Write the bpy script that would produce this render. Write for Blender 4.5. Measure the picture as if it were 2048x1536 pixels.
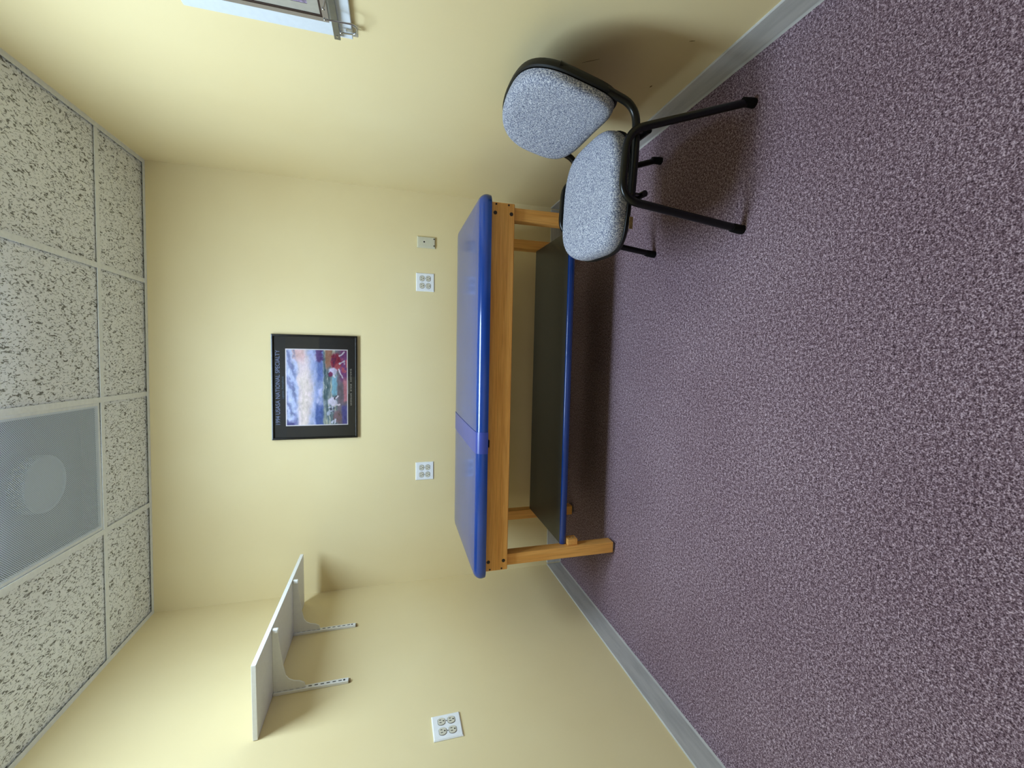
import bpy, bmesh, math, random
import numpy as np
from mathutils import Vector, Matrix

random.seed(4)
for o in list(bpy.data.objects):
    bpy.data.objects.remove(o)
scene = bpy.context.scene
C = scene.collection

# ---------------------------------------------------------------- camera, world, exposure
CAM = (1.3757, -2.7940, 1.1578)
PITCH, YAW, ROLL, FPX = -0.27538, -0.03662, -0.00135, 857.4
cp, sp, cy_, sy_ = math.cos(PITCH), math.sin(PITCH), math.cos(YAW), math.sin(YAW)
fwd = Vector((sy_ * cp, cy_ * cp, sp))
rgt = Vector((cy_, -sy_, 0))
upv = rgt.cross(fwd)
r2 = math.cos(ROLL) * rgt + math.sin(ROLL) * upv
u2 = -math.sin(ROLL) * rgt + math.cos(ROLL) * upv
# the photograph was stored lying on its side: up in the room is left in the frame
cam_x, cam_y, cam_z = -u2, r2, -fwd         # image right = room down, image up = room right
cd = bpy.data.cameras.new('camera')
cam = bpy.data.objects.new('camera', cd)
C.objects.link(cam)
mw = Matrix((
    (cam_x.x, cam_y.x, cam_z.x, CAM[0]),
    (cam_x.y, cam_y.y, cam_z.y, CAM[1]),
    (cam_x.z, cam_y.z, cam_z.z, CAM[2]),
    (0, 0, 0, 1)))
cam.matrix_world = mw
cd.sensor_fit = 'HORIZONTAL'
cd.sensor_width = 36.0
cd.lens = FPX / 2048.0 * 36.0
cd.clip_start = 0.02
scene.camera = cam

world = bpy.data.worlds.new('world')
scene.world = world
world.use_nodes = True
bg = world.node_tree.nodes['Background']
bg.inputs[0].default_value = (0.8, 0.87, 1.0, 1)
bg.inputs[1].default_value = 0.3

scene.view_settings.view_transform = 'Standard'
scene.view_settings.look = 'None'
scene.view_settings.gamma = 1.0
scene.view_settings.use_curve_mapping = False
scene.view_settings.exposure = 0.0
LAMP = 27.0                                  # the ceiling light's lens
LAMP_COL = (0.64, 0.83, 1.0)

# ---------------------------------------------------------------- room measures
W, H = 2.4807, 2.4309
LA, RA = 0.0382, 0.0367
YF = -3.25
PHL, PHR = -math.atan(LA), -math.atan(RA)
T = 0.6096

# ---------------------------------------------------------------- material helpers
def s2l(c):
    c = [v / 255.0 for v in c]
    return tuple((v / 12.92 if v <= .04045 else ((v + .055) / 1.055) ** 2.4) for v in c) + (1.0,)

class Mat:
    def __init__(self, name, col=(128, 128, 128), rough=.5, metal=0., spec=.5):
        self.m = bpy.data.materials.new(name)
        self.m.use_nodes = True
        self.nt = self.m.node_tree
        self.b = self.nt.nodes['Principled BSDF']
        self.b.inputs['Base Color'].default_value = s2l(col)
        self.b.inputs['Roughness'].default_value = rough
        self.b.inputs['Metallic'].default_value = metal
        self.b.inputs['Specular IOR Level'].default_value = spec
    def n(self, t, **kw):
        nd = self.nt.nodes.new(t)
        for k, v in kw.items():
            if k in nd.inputs.keys() if hasattr(nd.inputs, 'keys') else False:
                nd.inputs[k].default_value = v
            else:
                setattr(nd, k, v)
        return nd
    def l(self, a, b):
        self.nt.links.new(a, b)
    def coords(self, scale=(1, 1, 1)):
        tc = self.n('ShaderNodeTexCoord')
        mp = self.n('ShaderNodeMapping')
        mp.inputs['Scale'].default_value = scale
        self.l(tc.outputs['Object'], mp.inputs['Vector'])
        return mp.outputs['Vector']
    def noise(self, vec, scale, detail=2., rough=.5, dist=0.):
        nz = self.n('ShaderNodeTexNoise')
        nz.inputs['Scale'].default_value = scale
        nz.inputs['Detail'].default_value = detail
        nz.inputs['Roughness'].default_value = rough
        nz.inputs['Distortion'].default_value = dist
        self.l(vec, nz.inputs['Vector'])
        return nz.outputs['Fac']
    def ramp(self, fac, stops, interp='LINEAR'):
        r = self.n('ShaderNodeValToRGB')
        r.color_ramp.interpolation = interp
        e = r.color_ramp.elements
        while len(e) < len(stops):
            e.new(.5)
        for el, (p, c) in zip(e, stops):
            el.position = p
            el.color = c if len(c) == 4 else s2l(c)
        self.l(fac, r.inputs['Fac'])
        return r.outputs['Color']
    def bump(self, h, strength=.3, dist=.002):
        b = self.n('ShaderNodeBump')
        b.inputs['Strength'].default_value = strength
        b.inputs['Distance'].default_value = dist
        self.l(h, b.inputs['Height'])
        self.l(b.outputs['Normal'], self.b.inputs['Normal'])
    def col(self, c):
        self.l(c, self.b.inputs['Base Color'])

def simple(name, col, rough=.5, metal=0., spec=.5, grain=0.02, gscale=60.):
    """plain paint / plastic / metal with a faint procedural variation"""
    m = Mat(name, col, rough, metal, spec)
    v = m.coords()
    f = m.noise(v, gscale, 3.)
    a = [max(0, c * (1 - grain)) for c in col]
    b = [min(255, c * (1 + grain)) for c in col]
    m.col(m.ramp(f, [(.3, a), (.7, b)]))
    return m.m

def wall_mat():
    m = Mat('yellow_wall_paint', (234, 224, 184), .55, 0, .35)
    v = m.coords()
    f = m.noise(v, 1.7, 3.)
    m.col(m.ramp(f, [(.3, (230, 211, 163)), (.7, (234, 217, 171))]))
    m.bump(m.noise(v, 180., 3.), .12, .0008)
    return m.m

def carpet_mat():
    m = Mat('plum_carpet', (110, 88, 100), .95, 0, .1)
    v = m.coords()
    f1 = m.noise(v, 300., 2., .6, .4)
    f2 = m.noise(v, 120., 2., .65)
    f3 = m.noise(v, 2.2, 3.)
    mx = m.n('ShaderNodeMath', operation='MULTIPLY_ADD')
    m.l(f1, mx.inputs[0]); mx.inputs[1].default_value = .62
    md = m.n('ShaderNodeMath', operation='MULTIPLY')
    m.l(f2, md.inputs[0]); md.inputs[1].default_value = .38
    m.l(md.outputs[0], mx.inputs[2])
    c = m.ramp(mx.outputs[0], [(.37, (60, 43, 51)), (.5, (126, 103, 114)), (.63, (212, 190, 202))])
    c2 = m.ramp(f3, [(.3, (236, 232, 234)), (.7, (255, 255, 255))])
    mix = m.n('ShaderNodeMix', data_type='RGBA', blend_type='MULTIPLY')
    mix.inputs[0].default_value = 1.
    m.l(c, mix.inputs[6]); m.l(c2, mix.inputs[7])
    m.col(mix.outputs[2])
    m.bump(f1, .8, .004)
    return m.m

def tile_mat():
    m = Mat('fissured_ceiling_tile', (205, 203, 192), .95, 0, .1)
    v = m.coords((1, .45, 1))
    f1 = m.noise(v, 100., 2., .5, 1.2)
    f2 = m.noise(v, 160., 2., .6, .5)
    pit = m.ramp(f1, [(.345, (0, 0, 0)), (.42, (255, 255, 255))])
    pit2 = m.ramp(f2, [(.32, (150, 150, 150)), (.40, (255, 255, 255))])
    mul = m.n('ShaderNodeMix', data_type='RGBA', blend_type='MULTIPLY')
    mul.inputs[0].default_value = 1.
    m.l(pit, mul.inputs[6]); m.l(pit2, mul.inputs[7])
    c = m.ramp(mul.outputs[2], [(0., (128, 126, 120)), (1., (240, 241, 243))])  # shade inside the fissures painted into the tile colour as darker grey
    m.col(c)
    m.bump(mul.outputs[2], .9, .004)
    return m.m

def wood_mat(name, axis):
    m = Mat(name, (190, 122, 56), .42, 0, .4)
    sc = [26., 26., 26.]
    sc[axis] = 1.6
    v = m.coords(tuple(sc))
    f = m.noise(v, 1.3, 5., .6, .7)
    sc2 = [150., 150., 150.]
    sc2[axis] = 5.
    v2 = m.coords(tuple(sc2))
    f2 = m.noise(v2, 1.2, 3., .5, .2)
    a = m.ramp(f, [(.2, (226, 156, 76)), (.5, (240, 176, 94)), (.8, (247, 188, 108))])
    b = m.ramp(f2, [(.35, (210, 190, 170)), (.6, (255, 255, 255))])
    mix = m.n('ShaderNodeMix', data_type='RGBA', blend_type='MULTIPLY')
    mix.inputs[0].default_value = .45
    m.l(a, mix.inputs[6]); m.l(b, mix.inputs[7])
    m.col(mix.outputs[2])
    return m.m

def vinyl_mat(name, col, rough=.3):
    m = Mat(name, col, rough, 0, .75)
    v = m.coords()
    f = m.noise(v, 5., 2.)
    m.col(m.ramp(f, [(.3, [c * .95 for c in col]), (.7, [min(255, c * 1.04) for c in col])]))
    return m.m

def fabric_mat():
    m = Mat('grey_blue_tweed', (128, 138, 160), .95, 0, .1)
    v = m.coords()
    f = m.noise(v, 260., 2., .6)
    c = m.ramp(f, [(.32, (74, 80, 102)), (.5, (144, 148, 166)), (.66, (214, 214, 218))])
    m.col(c)
    w = m.n('ShaderNodeTexWave')
    w.inputs['Scale'].default_value = 55.
    w.inputs['Distortion'].default_value = 1.5
    m.l(v, w.inputs['Vector'])
    ad = m.n('ShaderNodeMath', operation='MULTIPLY_ADD')
    m.l(w.outputs['Fac'], ad.inputs[0]); ad.inputs[1].default_value = .5
    m.l(f, ad.inputs[2])
    m.bump(ad.outputs[0], .5, .002)
    return m.m

def baseboard_mat():
    m = Mat('grey_vinyl_base', (176, 178, 178), .5, 0, .4)
    v = m.coords((1, 1, 8))
    f = m.noise(v, 4., 4., .6)
    m.col(m.ramp(f, [(.3, (180, 180, 178)), (.55, (198, 197, 194)), (.8, (206, 204, 200))]))
    return m.m

def perforated_mat():
    """white sheet steel punched with a staggered grid of round holes"""
    m = Mat('perforated_steel_glare_tint', (206, 220, 242), .35, 0, .5)  # white steel, with bluish lens glare painted in as a tint
    tc = m.n('ShaderNodeTexCoord')
    sep = m.n('ShaderNodeSeparateXYZ')
    m.l(tc.outputs['Object'], sep.inputs[0])
    P = .0085
    def mth(op, a, b=None, c=None):
        nd = m.n('ShaderNodeMath', operation=op)
        for i, v in enumerate((a, b, c)):
            if v is None:
                continue
            if isinstance(v, (int, float)):
                nd.inputs[i].default_value = v
            else:
                m.l(v, nd.inputs[i])
        return nd.outputs[0]
    def cell(ox, oy):
        fx = mth('SUBTRACT', mth('FRACT', mth('MULTIPLY_ADD', sep.outputs[0], 1 / P, ox + 100)), .5)
        fy = mth('SUBTRACT', mth('FRACT', mth('MULTIPLY_ADD', sep.outputs[1], 1 / P, oy + 100)), .5)
        return mth('SQRT', mth('ADD', mth('MULTIPLY', fx, fx), mth('MULTIPLY', fy, fy)))
    d = mth('MINIMUM', cell(0., 0.), cell(.5, .5))
    hole = mth('LESS_THAN', d, .25)
    tr = m.n('ShaderNodeBsdfTransparent')
    mx = m.n('ShaderNodeMixShader')
    m.l(hole, mx.inputs[0])
    m.l(m.b.outputs[0], mx.inputs[1])
    m.l(tr.outputs[0], mx.inputs[2])
    m.l(mx.outputs[0], m.nt.nodes['Material Output'].inputs['Surface'])
    return m.m

def glass_mat():
    m = Mat('picture_glass', (255, 255, 255), .02)
    gl = m.n('ShaderNodeBsdfGlossy'); gl.inputs['Roughness'].default_value = .02
    tr = m.n('ShaderNodeBsdfTransparent')
    fr = m.n('ShaderNodeFresnel'); fr.inputs[0].default_value = 1.5
    mx = m.n('ShaderNodeMixShader')
    m.l(fr.outputs[0], mx.inputs[0]); m.l(tr.outputs[0], mx.inputs[1]); m.l(gl.outputs[0], mx.inputs[2])
    m.l(mx.outputs[0], m.nt.nodes['Material Output'].inputs['Surface'])
    return m.m

def emit_mat(name, col, strength):
    m = Mat(name, (255, 255, 255), .5)
    m.b.inputs['Emission Color'].default_value = tuple(col) + (1,)
    m.b.inputs['Emission Strength'].default_value = strength
    return m.m

def clear_mat():
    m = Mat('clear_plastic', (240, 240, 238), .1)
    m.b.inputs['Transmission Weight'].default_value = .8
    m.b.inputs['IOR'].default_value = 1.3
    return m.m

def attr_mat(name):
    m = Mat(name, (200, 200, 200), .6, 0, .2)
    a = m.n('ShaderNodeAttribute'); a.attribute_name = 'print'
    m.col(a.outputs['Color'])
    return m.m

M = dict(
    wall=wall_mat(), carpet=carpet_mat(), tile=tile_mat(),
    wood_x=wood_mat('honey_wood_lengthwise', 0), wood_z=wood_mat('honey_wood_upright', 2), wood_y=wood_mat('honey_wood_crosswise', 1),
    vinyl=vinyl_mat('royal_blue_vinyl', (6, 56, 134), .17),
    slate=vinyl_mat('dark_slate_vinyl', (26, 32, 35), .45),
    strap=vinyl_mat('violet_blue_band', (44, 62, 148), .3),
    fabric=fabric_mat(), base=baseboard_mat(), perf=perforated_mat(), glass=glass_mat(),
    gridm=simple('painted_grid_metal', (232, 234, 236), .45),
    white=simple('white_plastic', (240, 241, 243), .35, grain=.01),
    cream=simple('cream_plastic', (214, 208, 190), .4, grain=.01),
    beige=simple('beige_plastic', (208, 203, 180), .4, grain=.01),
    dark=simple('dark_slot', (22, 20, 18), .7),
    bolt=simple('dark_bolt', (44, 30, 22), .5),
    black_metal=simple('black_enamel_tube', (4, 5, 6), .3, 0., .35),
    black_plastic=simple('black_plastic', (9, 9, 10), .5, 0., .3),
    rubber=simple('black_rubber', (6, 6, 6), .8, 0., .2),
    shelf_white=simple('white_melamine', (236, 236, 236), .4, grain=.012),
    shelf_core=simple('shelf_core', (248, 249, 250), .4, grain=.012),
    bracket=simple('white_enamel_steel', (236, 236, 234), .35, grain=.01),
    steel=simple('brushed_steel', (150, 152, 150), .35, 1.),
    chrome=simple('polished_wire', (190, 192, 195), .12, 1.),
    black_frame=simple('glossy_black_frame', (9, 9, 12), .22, 0., .6),
    mat_black=simple('charcoal_mat_board', (58, 56, 54), .8, 0., .2),
    mat_white=simple('white_mat_bevel', (236, 228, 230), .8),
    ink_blue=simple('slate_blue_ink', (130, 140, 174), .7),
    ink_teal=simple('dull_teal_ink', (86, 108, 124), .7),
    ink_gold=simple('pale_gold_ink', (206, 198, 182), .7),
    taupe=simple('taupe_frame', (138, 126, 112), .5),
    taupe_light=simple('pale_taupe_mat', (170, 164, 152), .6),
    brown=simple('dark_brown_lip', (52, 34, 26), .6),
    purple=simple('purple_grey_print', (132, 118, 140), .6, grain=.35, gscale=70.),
    white_panel=simple('white_painted_panel', (214, 220, 228), .4, grain=.01),
    print=attr_mat('landscape_print'),
    lens=emit_mat('lit_acrylic_lens', LAMP_COL, LAMP),
    clear=clear_mat(), tag=simple('brown_paper_tag', (120, 98, 66), .8, grain=.2, gscale=200),
    scuff=simple('dark_scuff', (120, 95, 50), .8),
    door=simple('painted_door', (120, 84, 56), .5),
    duct=simple('galvanised_pan', (120, 128, 140), .5, .2),
    duct_light=simple('duct_neck_plate', (186, 196, 208), .45, .1),
)

# ---------------------------------------------------------------- object helpers
def add_box(bm, x0, x1, y0, y1, z0, z1):
    v = [bm.verts.new(p) for p in ((x0, y0, z0), (x1, y0, z0), (x1, y1, z0), (x0, y1, z0),
                                   (x0, y0, z1), (x1, y0, z1), (x1, y1, z1), (x0, y1, z1))]
    fs = []
    for q in ((3, 2, 1, 0), (4, 5, 6, 7), (0, 1, 5, 4), (1, 2, 6, 5), (2, 3, 7, 6), (3, 0, 4, 7)):
        fs.append(bm.faces.new([v[i] for i in q]))
    return v

def box(x0, x1, y0, y1, z0, z1, bev=0., seg=2):
    bm = bmesh.new()
    add_box(bm, min(x0, x1), max(x0, x1), min(y0, y1), max(y0, y1), min(z0, z1), max(z0, z1))
    if bev:
        bmesh.ops.bevel(bm, geom=list(bm.edges), offset=bev, segments=seg, profile=.5, affect='EDGES')
    return bm

def prism(pts, z0, z1):
    """polygon in xy, extruded z0..z1"""
    bm = bmesh.new()
    a = [bm.verts.new((p[0], p[1], z0)) for p in pts]
    b = [bm.verts.new((p[0], p[1], z1)) for p in pts]
    bm.faces.new(a[::-1]); bm.faces.new(b)
    n = len(pts)
    for i in range(n):
        bm.faces.new((a[i], a[(i + 1) % n], b[(i + 1) % n], b[i]))
    bmesh.ops.recalc_face_normals(bm, faces=list(bm.faces))
    return bm

def smooth_path(pts, rad, seg=7):
    """round the inner corners of a polyline"""
    pts = [Vector(p) for p in pts]
    out = [pts[0]]
    for i in range(1, len(pts) - 1):
        a, b, c = pts[i - 1], pts[i], pts[i + 1]
        d1, d2 = (a - b), (c - b)
        r = min(rad, d1.length * .48, d2.length * .48)
        p1, p2 = b + d1.normalized() * r, b + d2.normalized() * r
        for k in range(seg + 1):
            t = k / seg
            out.append((1 - t) ** 2 * p1 + 2 * t * (1 - t) * b + t * t * p2)
    out.append(pts[-1])
    return out

def add_tube(bm, path, r, n=12, caps=True):
    path = [Vector(p) for p in path]
    rings = []
    prev = None
    for i, p in enumerate(path):
        d = (path[min(i + 1, len(path) - 1)] - path[max(i - 1, 0)]).normalized()
        if prev is None:
            ref = Vector((0, 0, 1)) if abs(d.z) < .9 else Vector((0, 1, 0))
            a = d.cross(ref).normalized()
        else:
            a = (prev - d * prev.dot(d)).normalized()
        prev = a
        b = d.cross(a)
        rr = r[i] if isinstance(r, (list, tuple)) else r
        rings.append([bm.verts.new(p + rr * (math.cos(2 * math.pi * k / n) * a + math.sin(2 * math.pi * k / n) * b)) for k in range(n)])
    for i in range(len(rings) - 1):
        for k in range(n):
            bm.faces.new((rings[i][k], rings[i][(k + 1) % n], rings[i + 1][(k + 1) % n], rings[i + 1][k]))
    if caps:
        bm.faces.new(rings[0][::-1]); bm.faces.new(rings[-1])
    bmesh.ops.recalc_face_normals(bm, faces=list(bm.faces))

def tube(path, r, n=12):
    bm = bmesh.new(); add_tube(bm, path, r, n); return bm

def loft(rings, cap0=True, cap1=True):
    bm = bmesh.new()
    R = [[bm.verts.new(p) for p in ring] for ring in rings]
    n = len(R[0])
    for i in range(len(R) - 1):
        for k in range(n):
            bm.faces.new((R[i][k], R[i][(k + 1) % n], R[i + 1][(k + 1) % n], R[i + 1][k]))
    if cap0: bm.faces.new(R[0][::-1])
    if cap1: bm.faces.new(R[-1])
    bmesh.ops.recalc_face_normals(bm, faces=list(bm.faces))
    return bm

def sphere(c, r, u=16, v=10):
    bm = bmesh.new()
    bmesh.ops.create_uvsphere(bm, u_segments=u, v_segments=v, radius=r)
    bmesh.ops.translate(bm, verts=bm.verts, vec=Vector(c))
    return bm

def obj(name, bm, mat, parent=None, smooth=False):
    me = bpy.data.meshes.new(name)
    bm.to_mesh(me); bm.free()
    me.materials.append(mat)
    o = bpy.data.objects.new(name, me)
    C.objects.link(o)
    if smooth:
        for p in me.polygons:
            p.use_smooth = True
        try:
            me.set_sharp_from_angle(angle=math.radians(40))
        except Exception:
            pass
    if parent is not None:
        o.parent = parent
    return o

def thing(name, label, cat, loc, rz=0., group=None):
    o = bpy.data.objects.new(name, None)
    o.empty_display_size = .05
    C.objects.link(o)
    o.location = loc
    o.rotation_euler = (0, 0, rz)
    o['label'] = label; o['category'] = cat
    if group: o['group'] = group
    return o

def tag(o, label, cat, group=None):
    o['label'] = label; o['category'] = cat
    if group: o['group'] = group
    return o

def struct(o):
    o['kind'] = 'structure'
    return o

def copy_tree(o, parent=None):
    c = o.copy(); C.objects.link(c)
    if parent is not None:
        c.parent = parent
    for ch in list(o.children):
        copy_tree(ch, c)
    return c

# ---------------------------------------------------------------- the room shell
def lx(y): return LA * y
def rx(y): return W + RA * y

TH = .12
ZT = H + .16
struct(obj('floor', prism([(lx(YF) - TH, YF - TH), (rx(YF) + TH, YF - TH), (W + TH, TH), (-TH, TH)], -.1, 0.), M['carpet']))
struct(obj('wall_back', box(-TH, W + TH, 0, TH, 0, ZT), M['wall']))
wl = struct(obj('wall_left', prism([(0, 0), (-TH, 0), (lx(YF) - TH, YF), (lx(YF), YF)], 0, ZT), M['wall']))
wr = struct(obj('wall_right', prism([(W, 0), (rx(YF), YF), (rx(YF) + TH, YF), (W + TH, 0)], 0, ZT), M['wall']))
# the wall behind the photographer, with a closed door
wf = bmesh.new()
xl, xr = lx(YF) - TH, rx(YF) + TH
DX0, DX1, DZ = 1.25, 2.12, 2.05
add_box(wf, xl, DX0, YF - TH, YF, 0, ZT); add_box(wf, DX1, xr, YF - TH, YF, 0, ZT); add_box(wf, DX0, DX1, YF - TH, YF, DZ, ZT)
struct(obj('wall_front', wf, M['wall']))
dr = struct(obj('door_1', box(DX0 + .004, DX1 - .004, YF - .07, YF - .03, .008, DZ - .004), M['door']))
obj('door_handle', tube([(DX0 + .07, YF - .03, 1.), (DX0 + .07, YF + .03, 1.), (DX0 + .18, YF + .03, 1.)], .009), M['steel'], dr, True)

# vinyl cove base along the walls
BB, BT = .1027, .006
def base_run(name, p, q, nrm):
    """board from p to q on the wall, standing out along nrm, with a small cove at the foot"""
    prof = [(0, 0), (.009, 0), (.0075, .004), (BT, .009), (BT, BB - .003), (.0035, BB), (0, BB)]
    rings = [[(e[0] + nrm[0] * a, e[1] + nrm[1] * a, z) for a, z in prof] for e in (p, q)]
    return struct(obj(name, loft(rings), M['base']))
nl = (1, -LA); nr = (-1, RA)
base_run('baseboard_back', (.0145, 0), (W - .0145, 0), (0, -1))
base_run('baseboard_left', (lx(-.0005), -.0005), (lx(YF + .001), YF + .001), nl)
base_run('baseboard_right', (rx(-.0005), -.0005), (rx(YF + .001), YF + .001), nr)

# scuffs on the right wall behind the chair
def scuff(y, z, ln, ang, w):
    dy, dz = math.cos(ang), math.sin(ang)
    pts = []
    for t, s in ((-1, -.3), (0, -1), (1, -.4), (1, .3), (.1, 1), (-1, .4)):
        yy = y + dy * t * ln / 2 - dz * s * w / 2
        zz = z + dz * t * ln / 2 + dy * s * w / 2
        pts.append((rx(yy), yy, zz))
    rings = [[(a + nr[0] * d, b + nr[1] * d, c) for a, b, c in pts] for d in (-.0005, .0004)]
    obj('scuff', loft(rings), M['scuff'], wr)
scuff(-1.42, .50, .06, .95, .002)
scuff(-1.60, .235, .018, 1.2, .003)
scuff(-1.36, .225, .012, .2, .006)

# suspended ceiling: grid bars and lay-in tiles
G = .0135
X1, Y1 = 1.8281, -.3934
def gp(k, r):
    """grid crossing: k columns left of the first joint, r metres towards the camera from the first cross bar"""
    return (X1 - k * T * math.cos(G) - math.sin(G) * r, Y1 - k * T * math.sin(G) * 0 - math.cos(G) * r)
cl = bpy.data.objects.new('ceiling', None); C.objects.link(cl); cl['kind'] = 'structure'
obj('deck', prism([(lx(YF) - TH, YF - TH), (rx(YF) + TH, YF - TH), (W + TH, TH), (-TH, TH)], ZT + .001, ZT + .05), M['gridm'], cl)

def clip(poly, inside, cut):
    out = []
    for i in range(len(poly)):
        a, b = poly[i], poly[(i + 1) % len(poly)]
        ia, ib = inside(a), inside(b)
        if ia: out.append(a)
        if ia != ib: out.append(cut(a, b))
    return out
def clip_line(poly, nx, ny, d):
    f = lambda p: nx * p[0] + ny * p[1] - d
    def cut(a, b):
        t = f(a) / (f(a) - f(b))
        return (a[0] + t * (b[0] - a[0]), a[1] + t * (b[1] - a[1]))
    return clip(poly, lambda p: f(p) >= -1e-9, cut)
def room_clip(poly, ins):
    poly = clip_line(poly, 1, -LA, ins)
    poly = clip_line(poly, -1, RA, -W + ins)
    poly = clip_line(poly, 0, -1, ins)
    poly = clip_line(poly, 0, 1, YF + ins)
    return poly
cols = [(-1.6, 0), (0, 1), (1, 2), (2, 3.6)]
rows = [(-.6, 0)] + [(i * T, (i + 1) * T) for i in range(4)] + [(4 * T, 4 * T + .8)]
TZ = H + .0075
for ci, (k0, k1) in enumerate(cols):
    for ri, (r0, r1) in enumerate(rows):
        if (ci, ri) in ((2, 1), (2, 2), (1, 2)):
            continue
        poly = room_clip([gp(k0, r0), gp(k0, r1), gp(k1, r1), gp(k1, r0)], .006)
        if len(poly) < 3: continue
        cx = sum(p[0] for p in poly) / len(poly); cyy = sum(p[1] for p in poly) / len(poly)
        sh = [(cx + (p[0] - cx) * .994, cyy + (p[1] - cyy) * .994) for p in poly]
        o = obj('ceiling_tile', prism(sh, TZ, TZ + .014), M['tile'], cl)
BW = .012
def bar(name, a, b, w=BW, z0=H, z1=H + .004):
    a, b = Vector(a), Vector(b)
    d = (b - a).normalized(); n = Vector((-d.y, d.x)) * w
    poly = [tuple(a + n), tuple(a - n), tuple(b - n), tuple(b + n)]
    poly = room_clip(poly, .0)
    return obj(name, prism(poly, z0, z1 - .0003), M['gridm'], cl)
for k in (0, 2):
    bar('grid_runner', gp(k, -.6), gp(k, 4))
bar('grid_runner', gp(1, -.6), gp(1, T - BW))
bar('grid_runner', gp(1, 2 * T + BW), gp(1, 4))
for r in range(0, 5):
    for ci, (k0, k1) in enumerate(cols):
        a, b = Vector(gp(k0, r * T)), Vector(gp(k1, r * T))
        d = (b - a).normalized() * BW
        bar('cross_bar', a + d, b - d, z0=H + .0006)
# wall angle around the edge
AW = .022
def angle(p, q, n):
    pts = [p, q, (q[0] + n[0] * AW, q[1] + n[1] * AW), (p[0] + n[0] * AW, p[1] + n[1] * AW)]
    obj('wall_angle', prism(pts, H - .0016, H - .0002), M['gridm'], cl)
angle((.0225, 0), (W - .0225, 0), (0, -1))
angle((0, 0), (lx(YF), YF), nl)
angle((W, 0), (rx(YF), YF), nr)

# ---------------------------------------------------------------- perforated air vent and ceiling light
def cell_center(ci, ri):
    k0, k1 = cols[ci]; r0, r1 = rows[ri]
    a, b = gp(k0, r0), gp(k1, r1)
    return ((a[0] + b[0]) / 2, (a[1] + b[1]) / 2)
vx, vy = cell_center(2, 1)
vent = thing('air_vent', 'square perforated white ceiling air vent with a round duct showing through', 'air vent', (vx, vy, H), G * -1)
hs = T / 2 - .013
fr = bmesh.new()
for (a, b, c, d) in ((-hs, hs, -hs, -hs + .02), (-hs, hs, hs - .02, hs), (-hs, -hs + .02, -hs + .02, hs - .02), (hs - .02, hs, -hs + .02, hs - .02)):
    add_box(fr, a, b, c, d, .0045, .012)
obj('frame', fr, M['gridm'], vent)
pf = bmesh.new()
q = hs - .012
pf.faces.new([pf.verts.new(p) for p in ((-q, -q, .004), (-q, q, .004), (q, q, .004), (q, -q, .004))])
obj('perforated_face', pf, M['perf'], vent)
pan = bmesh.new()
add_box(pan, -hs, hs, -hs, hs, .075, .08)
for (a, b, c, d) in ((-hs, hs, -hs, -hs + .004), (-hs, hs, hs - .004, hs), (-hs, -hs + .004, -hs, hs), (hs - .004, hs, -hs, hs)):
    add_box(pan, a, b, c, d, .0125, .075)
obj('back_pan', pan, M['duct'], vent)
ring = lambda r, z, n=40: [(r * math.cos(2 * math.pi * i / n), r * math.sin(2 * math.pi * i / n), z) for i in range(n)]
obj('duct_neck', loft([ring(.112, .074), ring(.112, .028), ring(.106, .025), ring(.102, .028), ring(.102, .032)]), M['duct_light'], vent, True)

ca_, cb_ = cell_center(2, 2), cell_center(1, 2)
px_, py_ = (ca_[0] + cb_[0]) / 2, (ca_[1] + cb_[1]) / 2
lamp = thing('ceiling_light', 'wide ceiling light with a shallow white lens next to the air vent', 'ceiling light', (px_, py_, H), 0)
LX, LY = T - .013, hs
fr = bmesh.new()
for (a, b, c, d) in ((-LX, LX, -LY, -LY + .03), (-LX, LX, LY - .03, LY), (-LX, -LX + .03, -LY + .03, LY - .03), (LX - .03, LX, -LY + .03, LY - .03)):
    add_box(fr, a, b, c, d, .0045, .02)
obj('frame', fr, M['gridm'], lamp)
def lens_ring(ins, z, r=.03, n=5):
    out = []
    hx, hy = LX - .032 - ins, LY - .032 - ins
    for cxx, cyy, a0 in ((1, 1, 0), (-1, 1, 90), (-1, -1, 180), (1, -1, 270)):
        for i in range(n + 1):
            a = math.radians(a0 + 90 * i / n)
            out.append((cxx * (hx - r) + r * math.cos(a), cyy * (hy - r) + r * math.sin(a), z))
    return out
obj('lens', loft([lens_ring(0, .018), lens_ring(0, -.004), lens_ring(.010, -.016), lens_ring(.04, -.021), lens_ring(.10, -.022)], cap0=False), M['lens'], lamp)
obj('housing', box(-LX, LX, -LY, LY, .0205, .1), M['gridm'], lamp)

# ---------------------------------------------------------------- treatment table
TH_T = math.atan2(-.084, 1.751)
TL = 1.753
tb = thing('treatment_table', 'wooden treatment table with royal blue padded top and lower shelf', 'treatment table', (.385, -.782, 0), TH_T)
ZA0, ZA1 = .605, .718
FD = .641                                   # frame depth
LW = .0575
apr = obj('front_rail', box(0, TL, 0, .0200, ZA0, ZA1, .004), M['wood_x'], tb)
obj('rear_rail', box(0, TL, FD - .02, FD, ZA0, ZA1, .004), M['wood_x'], tb)
for x in (.010, TL - .010 - .02):
    obj('end_rail', box(x, x + .02, .0785, FD - .0785, ZA0, ZA1, .003), M['wood_y'], tb)
legs = []
for x in (.010, TL - .010 - LW):
    for y in (.0205, FD - .0205 - LW):
        lg = obj('leg', box(x, x + LW, y, y + LW, .012, ZA1 - .002, .003), M['wood_z'], tb)
        gx, gy = x + LW / 2, y + LW / 2
        prof = [(.016, .0118), (.016, .010), (.024, .009), (.024, .003), (.021, 0.0)]
        obj('foot_glide', loft([[(gx + r * math.cos(a * math.pi / 8), gy + r * math.sin(a * math.pi / 8), z) for a in range(16)] for r, z in prof]), M['steel'], lg, True)
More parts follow.
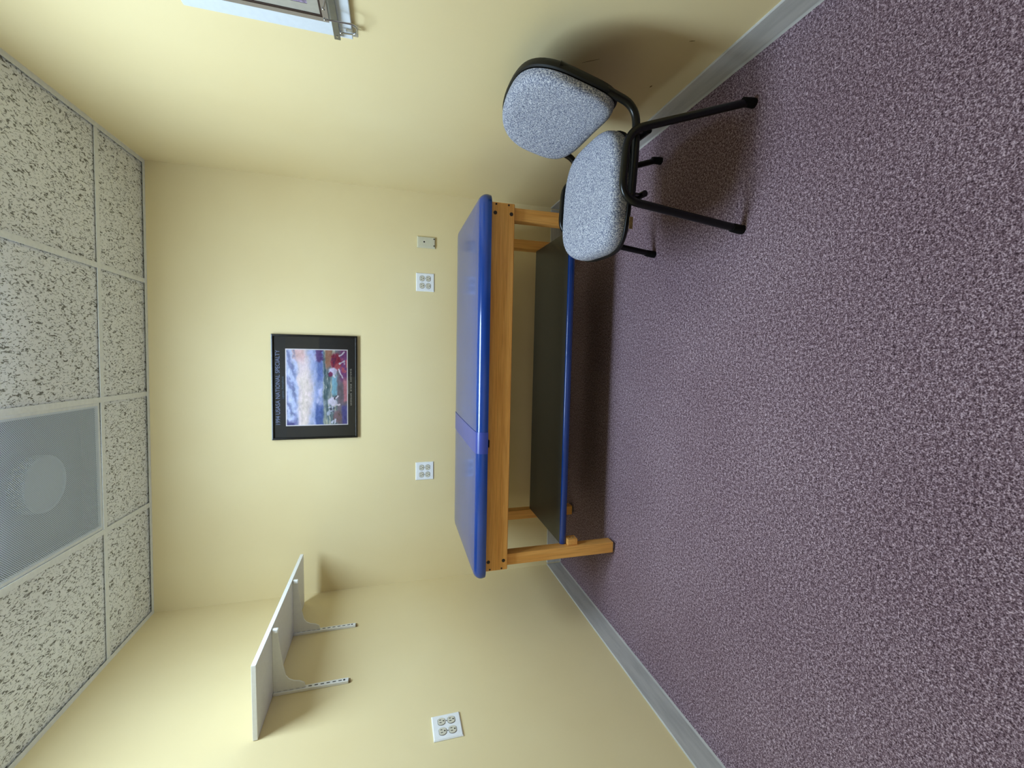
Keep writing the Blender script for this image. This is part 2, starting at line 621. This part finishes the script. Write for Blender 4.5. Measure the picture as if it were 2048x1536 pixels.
def disc_y(x, z, r, y0, y1, n=14):
    return loft([[(x + r * math.cos(2 * math.pi * i / n), y, z + r * math.sin(2 * math.pi * i / n)) for i in range(n)] for y in (y0, y1)])
for e in (0, 1):
    X = (lambda v: TL - v) if e else (lambda v: v)
    for z in (.702, .626):
        obj('bolt', disc_y(X(.048), z - (.004 if e else 0), .0085, -.0012, .003), M['bolt'], apr)
    for z in (.694, .635):
        obj('screw_plug', disc_y(X(.009), z, .0045, -.0010, .003), M['bolt'], apr)
# padded top
def rrect(x0, x1, y0, y1, r, z, n=6):
    out = []
    for cx, cyv, a0 in ((x1 - r, y1 - r, 0), (x0 + r, y1 - r, 90), (x0 + r, y0 + r, 180), (x1 - r, y0 + r, 270)):
        for i in range(n + 1):
            a = math.radians(a0 + 90 * i / n)
            out.append((cx + r * math.cos(a), cyv + r * math.sin(a), z))
    return out
def pad(x0, x1, y0, y1, z0, z1, R, e, crown=.004):
    """padded slab: e = edge rounding"""
    rings = [rrect(x0 + .012, x1 - .012, y0 + .012, y1 - .012, max(R - .012, .004), z0)]
    h = z1 - z0
    rings.append(rrect(x0 + .002, x1 - .002, y0 + .002, y1 - .002, R, z0 + .003))
    rings.append(rrect(x0, x1, y0, y1, R, z0 + .3 * h))
    for i in range(1, 9):
        a = math.radians(90 * i / 8)
        ins = e * (1 - math.cos(a))
        z = z0 + .3 * h + (.7 * h - crown) * math.sin(a)
        rings.append(rrect(x0 + ins, x1 - ins, y0 + ins, y1 - ins, max(R - ins * .6, .01), z))
    rings.append(rrect(x0 + e + .05, x1 - e - .05, y0 + e + .05, y1 - e - .05, .03, z1 - crown * .4))
    rings.append(rrect(x0 + e + .12, x1 - e - .12, y0 + e + .12, y1 - e - .12, .03, z1))
    return loft(rings)
MX0, MX1, MY0, MY1, MZ0, MZ1 = -.03, TL + .03, -.036, FD + .03, ZA1 + .0005, .779
top = obj('padded_top', pad(MX0, MX1, MY0, MY1, MZ0, MZ1, .045, .034), M['vinyl'], tb, True)
# smooth band around the pad
def strap_ring(x):
    pr = []
    h = MZ1 - MZ0; e = .034; o_ = .0016
    y0, y1 = MY0 - o_, MY1 + o_
    pr += [(y0 + .012, MZ0 - .0003), (y0 + .001, MZ0 + .003), (y0, MZ0 + .3 * h)]
    for i in range(1, 9):
        a = math.radians(90 * i / 8)
        pr.append((y0 + e * (1 - math.cos(a)), MZ0 + .3 * h + (.7 * h - .004) * math.sin(a) + o_))
    pr += [(y0 + e + .05, MZ1 - .0016 + o_), (y0 + e + .12, MZ1 + o_)]
    full = pr + [(y0 + y1 - a, b) for a, b in pr[::-1]]
    return [(x, a, b) for a, b in full]
sb = bmesh.new()
R4 = [[sb.verts.new(p) for p in strap_ring(x)] for x in (.594, .627, .662, .696)]
for i in range(3):
    for k in range(len(R4[0]) - 1):
        sb.faces.new((R4[i][k], R4[i + 1][k], R4[i + 1][k + 1], R4[i][k + 1]))
bmesh.ops.recalc_face_normals(sb, faces=list(sb.faces))
so = obj('band', sb, M['strap'], top, True)
obj('band_end', box(.622, .657, -.026, -.0005, ZA1 - .006, ZA1 + .0004, .002), M['rubber'], top)
# lower shelf on cleats
SX0, SX1 = .0695, TL - .0695
SZ0, SZ1 = .270, .303
sh = obj('lower_shelf', box(SX0, SX1, .068, FD - .062, SZ0, SZ1, .003), M['slate'], tb)
obj('edge_trim', loft([[(x, .0676 - .0125 * math.cos(a), (SZ0 + SZ1) / 2 + .0175 * math.sin(a)) for a in [math.radians(-90 + 18 * k) for k in range(11)]] for x in (SX0, SX1)]), M['vinyl'], sh, True)
for x0, x1 in ((.0685, .1), (TL - .1, TL - .0685)):
    for y0, y1 in ((.035, .085), (FD - .085, FD - .035)):
        cb = obj('cleat', box(x0, x1, y0, y1, SZ0 - .055, SZ0 - .0005, .002), M['wood_y'], tb)
        for dz in (.02, .038):
            obj('cleat_screw', loft([[(xx, (y0 + y1) / 2 + .004 * math.cos(a * math.pi / 5), SZ0 - dz + .004 * math.sin(a * math.pi / 5)) for a in range(10)]
                                     for xx in ((x1 - .001, x1 + .001) if x0 < .5 else (x0 + .001, x0 - .001))]), M['steel'], cb)

# ---------------------------------------------------------------- stacking chair
CH_ROT = math.atan2(.0872, -.9962)
ch = thing('stacking_chair', 'grey-blue upholstered chair with black tube legs against right wall', 'chair', (2.08, -1.3415, 0), CH_ROT)
TR = .0125
for sgn in (1, -1):
    y = .256 * sgn
    yt = .252 * sgn
    path = smooth_path([(.1975, y, .03), (.150, yt, .464), (-.052, yt, .458), (-.2005, y, .03)], .06, 8)
    fo = obj('side_frame', tube(path, TR, 14), M['black_metal'], ch, True)
    for fx, d in ((.1975, .11), (-.2005, -.34)):
        pth = [(fx + .0, y, .045), (fx + .003 * (1 if fx > 0 else -1), y, .012), (fx + .003 * (1 if fx > 0 else -1), y, 0.0)]
        obj('rubber_foot', tube(pth, [.0145, .0155, .0155], 14), M['rubber'], fo, True)
for x in (.112, -.082):
    cb = obj('cross_tube', tube([(x, -.218, .362), (x, .218, .362)], .0105, 12), M['black_metal'], ch, True)
    for sgn in (1, -1):
        obj('gusset', box(x - .003, x + .003, sgn * .190, sgn * .206, .366, .405), M['black_metal'], cb)
# back posts: run under the seat, bend up behind it into the backrest
for sgn in (1, -1):
    y = .224 * sgn
    path = smooth_path([(.15, y * .96, .410), (-.02, y, .410), (-.140, y, .416), (-.170, y, .52), (-.212, y, .68)], .075, 9)
    obj('back_post', tube(path, .0125, 14), M['black_metal'], ch, True)

def super_outline(n, a0, a1, b, p):
    """closed outline: half-width blends a0 (low end) .. a1 (high end); b half-length"""
    out = []
    for i in range(n):
        t = 2 * math.pi * i / n
        c_, s_ = math.cos(t), math.sin(t)
        v = b * math.copysign(abs(s_) ** (2 / p), s_)
        a = a0 + (a1 - a0) * (v / b * .5 + .5)
        u = a * math.copysign(abs(c_) ** (2 / p), c_)
        out.append((u, v))
    return out

# seat: local x = forward
def seat_pt(u, v, z):
    x = .085 + v                             # v along depth, u across
    # waterfall at the front, slightly raised rear
    drop = -.022 * max(0, (v - .10) / .11) ** 2 if v > .10 else 0
    rise = .010 * max(0, (-v - .08) / .13) ** 2 if v < -.08 else 0
    dish = .008 * (u / .23) ** 2
    return (x, u, z + drop + rise + dish + .005)
SO = super_outline(56, .210, .224, .202, 3.3)
rings = []
for sc, z in ((.93, .405), (.985, .409), (1.0, .418), (1.003, .432), (.995, .446), (.97, .457), (.93, .4635), (.85, .467), (.65, .468), (.4, .466), (.15, .465)):
    rings.append([seat_pt(u * sc, v * sc, z) for u, v in SO])
obj('seat_cushion', loft(rings), M['fabric'], ch, True)
rings = []
for sc, z in ((.80, .3905), (.97, .3925), (1.012, .400), (1.016, .410), (1.0, .4125)):
    rings.append([seat_pt(u * sc, v * sc, z) for u, v in SO])
pn = obj('seat_pan', loft(rings), M['black_plastic'], ch, True)
obj('paper_tag', box(.190, .228, .2190, .2200, .401, .414), M['tag'], pn)

# backrest: u across, w up; concave towards the sitter
BC = Vector((-.209, 0, .609)); TILT = .235
ez = Vector((-math.sin(TILT), 0, math.cos(TILT))); ex = Vector((math.cos(TILT), 0, math.sin(TILT)))
def back_pt(u, w, d):
    d2 = d + .48 * u * u - .25 * w * w
    p = BC + ex * d2 + ez * w
    return (p.x, u, p.z)
BO = []
for lo, hi in zip(super_outline(60, .238, .234, .165, 3.8), super_outline(60, .238, .234, .165, 2.7)):
    BO.append(lo if lo[1] <= 0 else (hi[0] * (1 - .04 * max(0, hi[1] / .165) ** 2), hi[1]))
rings = []
for sc, d in ((.96, .004), (1.0, .010), (1.0, .024), (.985, .034), (.95, .041), (.88, .045), (.7, .047), (.4, .046), (.12, .045)):
    rings.append([back_pt(u * sc, w * sc, d) for u, w in BO])
obj('back_cushion', loft(rings), M['fabric'], ch, True)
rings = []
for sc, d in ((.12, -.030), (.5, -.030), (.9, -.028), (1.0, -.021), (1.03, -.008), (1.03, .002), (1.005, .006), (.95, .0045)):
    rings.append([back_pt(u * sc, w * sc, d) for u, w in BO])
obj('back_shell', loft(rings), M['black_plastic'], ch, True)

# ---------------------------------------------------------------- wall shelf on the left wall
ws = thing('wall_shelf', 'white wall shelf on two slotted standards high on left wall', 'shelf', (lx(-.565), -.565, 1.34), PHL)
# local: x out of the wall, y towards the back wall, z up from the standards' lower ends
SH0, SH1 = .3045, .3215
bd = obj('board', box(.002, .300, -.456, .457, SH0, SH1, .0012, 1), M['shelf_white'], ws)
obj('edge_band', box(.3002, .3008, -.455, .456, SH0 + .0005, SH1 - .0005), M['shelf_core'], bd)
obj('chipped_spot', loft([[(.095 + .010 * math.cos(a * .785), -.115 + .004 * math.sin(a * .785), z) for a in range(8)] for z in (SH0 + .0002, SH0 - .0005)]), M['brown'], bd)
for yy in (-.232, .172):
    st = obj('standard', box(.0005, .0125, yy - .0115, yy + .0115, .002, SH0 - .001, .0015), M['bracket'], ws)
    for i in range(11):
        z = .030 + i * .0245
        obj('slot', box(.0123, .0131, yy - .0022, yy + .0022, z, z + .014), M['dark'], st)
    obj('screw_hole', loft([[(x, yy + .0045 * math.cos(a * math.pi / 6), .020 + .0045 * math.sin(a * math.pi / 6)) for a in range(12)] for x in (.0123, .0131)]), M['dark'], st)
    obj('end_cap', box(.0005, .010, yy - .008, yy + .008, -.006, .0018), M['tag'], st)
    # bracket: curved arm under the board, hooked up over its front edge
    pts = [(.0135, SH0 - .0006), (.286, SH0 - .0006), (.2895, SH0 - .008), (.288, SH0 - .016), (.280, SH0 - .022), (.20, SH0 - .031), (.12, SH0 - .042),
           (.080, SH0 - .050), (.062, SH0 - .062), (.051, SH0 - .080), (.045, SH0 - .104), (.034, SH0 - .122), (.0135, SH0 - .128)]
    rings = [[(a, yy + d, b) for a, b in pts] for d in (-.0022, .0022)]
    bk = obj('bracket', loft(rings), M['bracket'], ws)
    obj('bracket_tip', box(.276, .2965, yy - .008, yy + .008, SH0 - .026, SH0 - .0008, .005), M['bracket'], bk)

# ---------------------------------------------------------------- outlets
def rec_outline(r, n=28, flat=.84):
    out = []
    for i in range(n):
        a = 2 * math.pi * i / n
        x, z = r * math.cos(a), r * math.sin(a)
        out.append((x, max(-r * flat, min(r * flat, z))))
    return out
def outlet(label, loc, rz):
    """front faces local -y"""
    t = thing('wall_outlet', label, 'outlet', loc, rz, 'four-socket wall outlets')
    hw, hh = .0575, .0570
    def pr(h, y): return [(sx * (hw - h), y, sz * (hh - h)) for sx, sz in ((-1, -1), (1, -1), (1, 1), (-1, 1))]
    obj('cover_plate', loft([pr(0, -.0003), pr(0, -.003), pr(.004, -.0065)]), M['white'], t)
    for cx in (-.023, .023):
        for cz in (.0195, -.0195):
            ro = rec_outline(.0165)
            rim = obj('socket_face', loft([[(cx + u, -.0066, cz + w) for u, w in ro], [(cx + u, -.0082, cz + w) for u, w in ro], [(cx + u * .94, -.0088, cz + w * .94) for u, w in ro]]), M['cream'], t)
            obj('socket_gap', loft([[(cx + u * 1.09, y, cz + w * 1.09) for u, w in ro] for y in (-.0064, -.0069)]), M['bolt'], rim)
            obj('slot', box(cx - .0075, cx - .0050, -.0093, -.0086, cz, cz + .0085), M['dark'], rim)
            obj('slot', box(cx + .0050, cx + .0075, -.0093, -.0086, cz + .001, cz + .0085), M['dark'], rim)
            obj('ground_hole', disc_y(cx, cz - .0075, .0028, -.0093, -.0086, 10), M['dark'], rim)
        obj('screw', disc_y(cx, 0, .0026, -.0076, -.0064, 10), M['steel'], t)
    return t
outlet('white four-socket outlet on back wall left of the poster, above the table', (.714, 0, .949), 0)
outlet('white four-socket outlet on back wall beside the beige jack plate', (1.920, 0, .947), 0)
outlet('white four-socket outlet on left wall below the wall shelf', (lx(-1.141), -1.141, .9455), PHL + math.pi / 2)

jp = thing('jack_plate', 'narrow beige wall plate with small black hole, right of outlet', 'wall plate', (2.171, 0, .9405), 0)
def pr(w, h, y): return [(sx * w, y, sz * h) for sx, sz in ((-1, -1), (1, -1), (1, 1), (-1, 1))]
obj('cover_plate', loft([pr(.0355, .057, -.0003), pr(.0355, .057, -.004), pr(.031, .0525, -.011), pr(.029, .050, -.012)]), M['beige'], jp)
obj('inner_panel', loft([pr(.024, .044, -.0122), pr(.023, .043, -.0136)]), M['beige'], jp)
obj('jack_hole', disc_y(0, .014, .0052, -.0146, -.0138), M['dark'], jp)
obj('jack_collar', disc_y(0, .014, .010, -.0139, -.0137), M['cream'], jp)
obj('bottom_clip', box(-.021, .021, -.0142, -.0123, -.050, -.0445), M['cream'], jp)
for sx in (-1, 1):
    obj('clip_tab', box(sx * .021 - .003, sx * .021 + .003, -.0146, -.0123, -.052, -.043), M['bolt'], jp)

# ---------------------------------------------------------------- framed poster on the back wall
PX0, PX1, PZ0, PZ1 = .947, 1.567, 1.3545, 1.8265
po = thing('framed_poster', 'black framed poster of dogs by water above the blue table', 'poster', ((PX0 + PX1) / 2, -.002, PZ0), 0)
pw, ph = (PX1 - PX0) / 2, PZ1 - PZ0
FWD, FDP = .0115, .022
def fbar(p0, p1, q1, q0):
    """mitred frame bar: outer p0->p1, inner q0->q1 in xz, with rounded front"""
    rings = []
    for (o, i) in ((p0, q0), (p1, q1)):
        mid = ((o[0] + i[0]) / 2, (o[1] + i[1]) / 2)
        l3 = lambda t: (o[0] + (i[0] - o[0]) * t, o[1] + (i[1] - o[1]) * t)
        rings.append([(o[0], 0, o[1]), (o[0], -FDP + .0040, o[1]), (l3(.08)[0], -FDP + .0012, l3(.08)[1]), (l3(.75)[0], -FDP + .0003, l3(.75)[1]),
                      (l3(.9)[0], -FDP + .001, l3(.9)[1]), (i[0], -FDP + .006, i[1]), (i[0], 0, i[1])])
    return loft(rings)
oc = [(-pw, 0), (pw, 0), (pw, ph), (-pw, ph)]
ic = [(-pw + FWD, FWD), (pw - FWD, FWD), (pw - FWD, ph - FWD), (-pw + FWD, ph - FWD)]
for i in range(4):
    j = (i + 1) % 4
    obj('frame_bar', fbar(oc[i], oc[j], ic[j], ic[i]), M['black_frame'], po, True)
mb = obj('mat_board', box(-pw + FWD + .0005, pw - FWD - .0005, -.0095, -.001, FWD + .0005, ph - FWD - .0005), M['mat_black'], po)
cxp = (PX0 + PX1) / 2
ax0, ax1, az0, az1 = 1.0265 - cxp, 1.4835 - cxp, 1.4095 - PZ0, 1.7530 - PZ0
bw_ = .0055
wb = bmesh.new()
for a, b, c_, d_ in ((ax0, ax1, az0, az0 + bw_), (ax0, ax1, az1 - bw_, az1), (ax0, ax0 + bw_, az0 + bw_, az1 - bw_), (ax1 - bw_, ax1, az0 + bw_, az1 - bw_)):
    add_box(wb, a, b, -.0103, -.0096, c_, d_)
obj('white_border', wb, M['mat_white'], mb)
# the picture itself: a flat print, painted cell by cell
NX, NZ = 190, 142
uu, vv = np.meshgrid((np.arange(NX) + .5) / NX, (np.arange(NZ) + .5) / NZ)      # v downwards
rng = np.random.RandomState(7)
def vnoise(fx, fy, seed):
    r = np.random.RandomState(seed); g = r.rand(int(fy) + 3, int(fx) + 3)
    x, y = uu * fx, vv * fy
    i, j = x.astype(int), y.astype(int); a, b = x - i, y - j
    a = a * a * (3 - 2 * a); b = b * b * (3 - 2 * b)
    return (g[j, i] * (1 - a) + g[j, i + 1] * a) * (1 - b) + (g[j + 1, i] * (1 - a) + g[j + 1, i + 1] * a) * b
def fbm(fx, fy, seed): return .5 * vnoise(fx, fy, seed) + .3 * vnoise(fx * 2, fy * 2, seed + 1) + .2 * vnoise(fx * 4, fy * 4, seed + 2)
wu = .045 * (fbm(7, 7, 31) - .5) + .03 * (fbm(26, 20, 35) - .5)
wv2 = .035 * (fbm(8, 6, 41) - .5) + .022 * (fbm(30, 14, 45) - .5)
uu = np.clip(uu + wu, 0, .9999); vv = np.clip(vv + wv2, 0, .9999)
img = np.zeros((NZ, NX, 3))
def lay(mask, col):
    global img
    m_ = np.clip(mask, 0, 1)[..., None]
    img = img * (1 - m_) + np.array(col, float) * m_
def sst(a, b, x):
    t = np.clip((x - a) / (b - a), 0, 1); return t * t * (3 - 2 * t)
n1 = fbm(5, 5, 1); n2 = fbm(9, 9, 5); n3 = fbm(24, 24, 9); n4 = fbm(4, 40, 13); n5 = fbm(12, 6, 21)
wv = vv + .10 * (n1 - .5) + .02 * (n3 - .5)
img[:] = (176, 184, 214)
lay(sst(.14, .2, wv) * (1 - sst(.36, .46, wv + .10 * (uu - .5) ** 2 * 2)), (226, 210, 210))              # warm glow
lay(sst(.18, .26, wv) * (1 - sst(.30, .38, wv)) * (1 - sst(.55, .9, uu)), (232, 216, 206))
lay(sst(.78, .92, uu) * sst(.06, .12, vv) * (1 - sst(.28, .34, wv)), (226, 190, 186))
st_ = np.sin((vv * 3.2 + uu * 1.5 + .5 * n2) * 14)
lay((1 - sst(.12, .2, wv)) * .8 * sst(-.1, .7, st_), (206, 212, 238))
lay((1 - sst(.10, .18, wv)) * .8 * sst(.2, .9, -st_), (126, 132, 172))
lay((1 - sst(.10, .18, uu + .2 * n2)) * (1 - sst(.10, .2, vv)), (84, 82, 138))
lay(sst(.42, .5, wv) * (1 - sst(.60, .64, vv)) * .9, (150, 164, 208))
lay(sst(.40, .5, wv) * (1 - sst(.56, .6, vv)) * sst(.5, .75, n2), (198, 198, 226))
lay(sst(.48, .53, vv + .05 * n2) * (1 - sst(.60, .63, vv)) * (1 - sst(.2, .34, uu)), (74, 98, 160))       # far shore
lay(sst(.50, .54, vv + .04 * n3) * (1 - sst(.58, .61, vv)) * sst(.55, .62, uu), (108, 128, 186))
lay(sst(.58, .62, vv), (118, 134, 136))                                                                   # water
lay(sst(.58, .62, vv) * (1 - sst(.80, .86, vv)) * sst(.48, .62, n4), (196, 196, 176))
lay(sst(.58, .62, vv) * (1 - sst(.80, .86, vv)) * sst(.55, .7, 1 - n4), (70, 96, 102))
lay(sst(.60, .64, vv) * (1 - sst(.66, .70, vv)) * sst(.2, .25, uu) * (1 - sst(.62, .7, uu)) * sst(.5, .6, n4 + .1 * n3), (240, 234, 216))
lay(sst(.73, .76, vv) * (1 - sst(.84, .88, vv)) * sst(.36, .42, uu) * (1 - sst(.62, .68, uu)), (138, 188, 206))
lay(sst(.49, .53, vv + .05 * n3) * (1 - sst(.62, .66, vv + .1 * n3)) * sst(.83, .88, uu + .04 * n2), (92, 62, 118))   # foliage
lay(sst(.62, .66, vv) * (1 - sst(.74, .78, vv)) * sst(.78, .86, uu + .1 * n2), (168, 118, 92))
lay(sst(.84, .88, vv + .04 * n3), (122, 108, 118))                                                       # bank
lay(sst(.88, .93, vv + .03 * n3) * sst(.55, .62, uu), (136, 70, 128))
lay(sst(.88, .93, vv) * sst(.55, .7, n3) * sst(.5, .6, uu), (206, 92, 100))
lay(sst(.93, .955, vv) * sst(.28, .32, uu) * (1 - sst(.58, .66, uu)), (206, 126, 138))
lay(sst(.89, .93, vv) * (1 - sst(.24, .28, uu)), (86, 82, 150))
def ell(cu, cv, ru, rv, rot=0., soft=.25):
    c_, s_ = math.cos(rot), math.sin(rot)
    a, b = uu - cu, (vv - cv) * .75
    x, y = a * c_ + b * s_, -a * s_ + b * c_
    d = np.sqrt((x / ru) ** 2 + (y / (rv * .75)) ** 2) + .25 * (n3 - .5)
    return 1 - sst(1 - soft, 1 + soft, d)
def stroke(u0, v0, u1, v1, w):
    du, dv = u1 - u0, (v1 - v0) * .75
    t = np.clip(((uu - u0) * du + (vv - v0) * .75 * dv) / (du * du + dv * dv), 0, 1)
    d = np.hypot(uu - u0 - t * du, (vv - v0) * .75 - t * dv)
    return 1 - sst(w * .7, w * 1.3, d)
# the red dog drinking at the right
lay(ell(.84, .815, .12, .085, .0), (150, 40, 62))
lay(ell(.86, .78, .08, .04, .1) * sst(.45, .6, n3), (96, 30, 66))
lay(ell(.77, .84, .06, .05, .5), (190, 84, 92))
lay(ell(.715, .76, .05, .07, -.4), (214, 206, 228))
lay(ell(.675, .72, .032, .04, .3), (120, 38, 74))
lay(stroke(.66, .775, .635, .80, .010), (236, 232, 236))
for a in ((.92, .87, .965, .95, .010), (.82, .88, .86, .95, .008), (.86, .95, .80, .955, .006), (.74, .86, .665, .91, .010), (.665, .91, .635, .935, .009)):
    lay(stroke(*a), (232, 222, 230))
# the pale dogs at the left
lay(ell(.30, .755, .062, .075, .1), (226, 216, 232))
lay(stroke(.34, .80, .385, .83, .012), (60, 50, 66)); lay(stroke(.35, .82, .39, .86, .010), (238, 226, 230))
lay(stroke(.27, .81, .275, .87, .012), (228, 210, 216))
lay(ell(.20, .735, .055, .05, -.5) * sst(.42, .5, np.sin(uu * 150) * .5 + n3), (206, 210, 226))
lay(ell(.20, .76, .05, .045, .3) * sst(.55, .62, n2), (58, 62, 84))
lay(ell(.145, .69, .03, .035, 0), (190, 196, 214))
lay(ell(.10, .83, .085, .07, 0), (134, 104, 108))
lay(ell(.10, .84, .06, .04, 0) * sst(.5, .6, n3), (92, 74, 62))
lay(stroke(.02, .735, .05, .76, .012), (220, 222, 236)); lay(stroke(.02, .79, .07, .80, .012), (214, 214, 230))
n6 = fbm(14, 30, 51)
img = img * .9 + .1 * np.array((196, 186, 220)) + (n6[..., None] - .5) * np.array((40, 34, 46))
img = np.clip(img + (n3[..., None] - .5) * 34 + (rng.rand(NZ, NX, 1) - .5) * 8, 0, 255)
ix0, ix1, iz0, iz1 = ax0 + bw_, ax1 - bw_, az0 + bw_, az1 - bw_
xs = np.linspace(ix0, ix1, NX + 1); zs = np.linspace(iz1, iz0, NZ + 1)
verts = [(x, -.0099, z) for z in zs for x in xs]
faces = [(j * (NX + 1) + i, (j + 1) * (NX + 1) + i, (j + 1) * (NX + 1) + i + 1, j * (NX + 1) + i + 1) for j in range(NZ) for i in range(NX)]
pm = bpy.data.meshes.new('print'); pm.from_pydata(verts, [], faces); pm.update()
lin = np.where(img / 255 <= .04045, img / 255 / 12.92, ((img / 255 + .055) / 1.055) ** 2.4)
ca = pm.color_attributes.new('print', 'FLOAT_COLOR', 'CORNER')
cc = np.ones((NZ * NX, 4, 4), np.float32); cc[:, :, :3] = lin.reshape(-1, 1, 3)
ca.data.foreach_set('color', cc.ravel())
pm.materials.append(M['print'])
pr_o = bpy.data.objects.new('print', pm); C.objects.link(pr_o); pr_o.parent = mb

def text(name, body, x0, x1, z0, z1, mat, parent, y=-.0098, spacing=1.):
    cu = bpy.data.curves.new(name, 'FONT')
    cu.body = body; cu.size = 1.; cu.extrude = .0; cu.space_character = spacing
    to = bpy.data.objects.new(name, cu); C.objects.link(to)
    bpy.context.view_layer.update()
    dg = bpy.context.evaluated_depsgraph_get()
    me = bpy.data.meshes.new_from_object(to.evaluated_get(dg))
    bpy.data.objects.remove(to)
    co = np.array([v.co[:] for v in me.vertices])
    lo, hi = co.min(0), co.max(0)
    for v in me.vertices:
        a = (v.co.x - lo[0]) / (hi[0] - lo[0]); b = (v.co.y - lo[1]) / (hi[1] - lo[1])
        v.co = (x0 + a * (x1 - x0), y, z0 + b * (z1 - z0))
    me.materials.clear(); me.materials.append(mat)
    o = bpy.data.objects.new(name, me); C.objects.link(o); o.parent = parent
    return o
text('title_lettering', '1994 USASA NATIONAL SPECIALTY', 1.037 - cxp, 1.474 - cxp, 1.7835 - PZ0, 1.8065 - PZ0, M['ink_blue'], mb)
text('place_lettering', 'Ligonier, Pennsylvania', 1.190 - cxp, 1.320 - cxp, 1.7595 - PZ0, 1.7735 - PZ0, M['ink_teal'], mb)
text('name_lettering', 'GEORGIAN  BYRNE  HARTOWIG', 1.144 - cxp, 1.367 - cxp, 1.3875 - PZ0, 1.3970 - PZ0, M['ink_gold'], mb, spacing=1.35)
obj('rule_line', box(1.214 - cxp, 1.297 - cxp, -.0099, -.0097, 1.4040 - PZ0, 1.4052 - PZ0), M['ink_gold'], mb)
gl = bmesh.new()
gl.faces.new([gl.verts.new((x, -.0135, z)) for x, z in ((-pw + FWD, FWD), (pw - FWD, FWD), (pw - FWD, ph - FWD), (-pw + FWD, ph - FWD))])
obj('glass', gl, M['glass'], po)

# ---------------------------------------------------------------- white picture panel with steel rail on the right wall
AY = -1.305
ar = thing('picture_panel', 'white picture panel with steel rail and wire hooks on right wall', 'picture', (rx(AY), AY, 1.272), PHR)
# local: -x out of the wall, -y towards the camera
PL = .62
obj('white_panel', box(-.015, -.0005, -PL, 0, 0, .461, .0025), M['white_panel'], ar)
def frame_step(name, m_, y0, x0, x1, wdt):
    zb, zt = .056, .461 - .056 - (y0 - .065) * .0
    i = y0
    yb0, yb1 = -i, -PL + i
    z0_, z1_ = .062 + (i - .065), .461 - .062 - (i - .065)
    b = bmesh.new()
    add_box(b, x0, x1, yb0 - wdt, yb0, z0_, z1_); add_box(b, x0, x1, yb1, yb1 + wdt, z0_, z1_)
    add_box(b, x0, x1, yb1 + wdt, yb0 - wdt, z0_, z0_ + wdt); add_box(b, x0, x1, yb1 + wdt, yb0 - wdt, z1_ - wdt, z1_)
    return obj(name, b, m_, ar)
frame_step('outer_moulding', M['taupe'], .065, -.022, -.0152, .016)
frame_step('dark_lip', M['brown'], .081, -.020, -.0152, .006)
frame_step('inner_mat', M['taupe_light'], .087, -.0185, -.0152, .030)
obj('picture', box(-.0175, -.0152, -PL + .117, -.117, .114, .347), M['purple'], ar)
rail = obj('steel_rail', box(-.0285, -.0235, -PL + .004, -.006, .036, .0545, .0008, 1), M['steel'], ar)
for y in (-.022, -.3, -.6):
    obj('rail_screw', loft([[(x, y + r * math.cos(a * math.pi / 6), .045 + r * math.sin(a * math.pi / 6)) for a in range(12)] for x, r in ((-.0286, .0042), (-.0300, .0034))]), M['chrome'], rail)
    obj('rail_spacer', box(-.0234, -.0152, y - .006, y + .006, .040, .050), M['steel'], rail)
def hook(y):
    path = smooth_path([(-.052, y - .034, .066), (-.033, y - .010, -.017), (-.031, y + .036, -.016), (-.031, y + .040, .030)], .022, 10)
    h = obj('wire_hook', tube(path, .0024, 10), M['chrome'], ar, True)
    obj('ball_tip', sphere((-.052, y - .034, .067), .0045), M['chrome'], h, True)
    obj('ball_tip', sphere((-.031, y + .040, .031), .0045), M['chrome'], h, True)
hook(-.086)
h2 = obj('wire_hook', tube([(-.0555, -.168, .0645), (-.030, -.20, .05)], .0019, 10), M['chrome'], ar, True)
obj('ball_tip', sphere((-.056, -.166, .065), .0045), M['chrome'], h2, True)
obj('wall_clip', box(-.024, -.0005, -.048, -.028, -.018, -.0008, .002), M['clear'], ar)
obj('clip_peg', box(-.022, -.0155, -.046, -.034, .0005, .018, .002), M['clear'], ar)
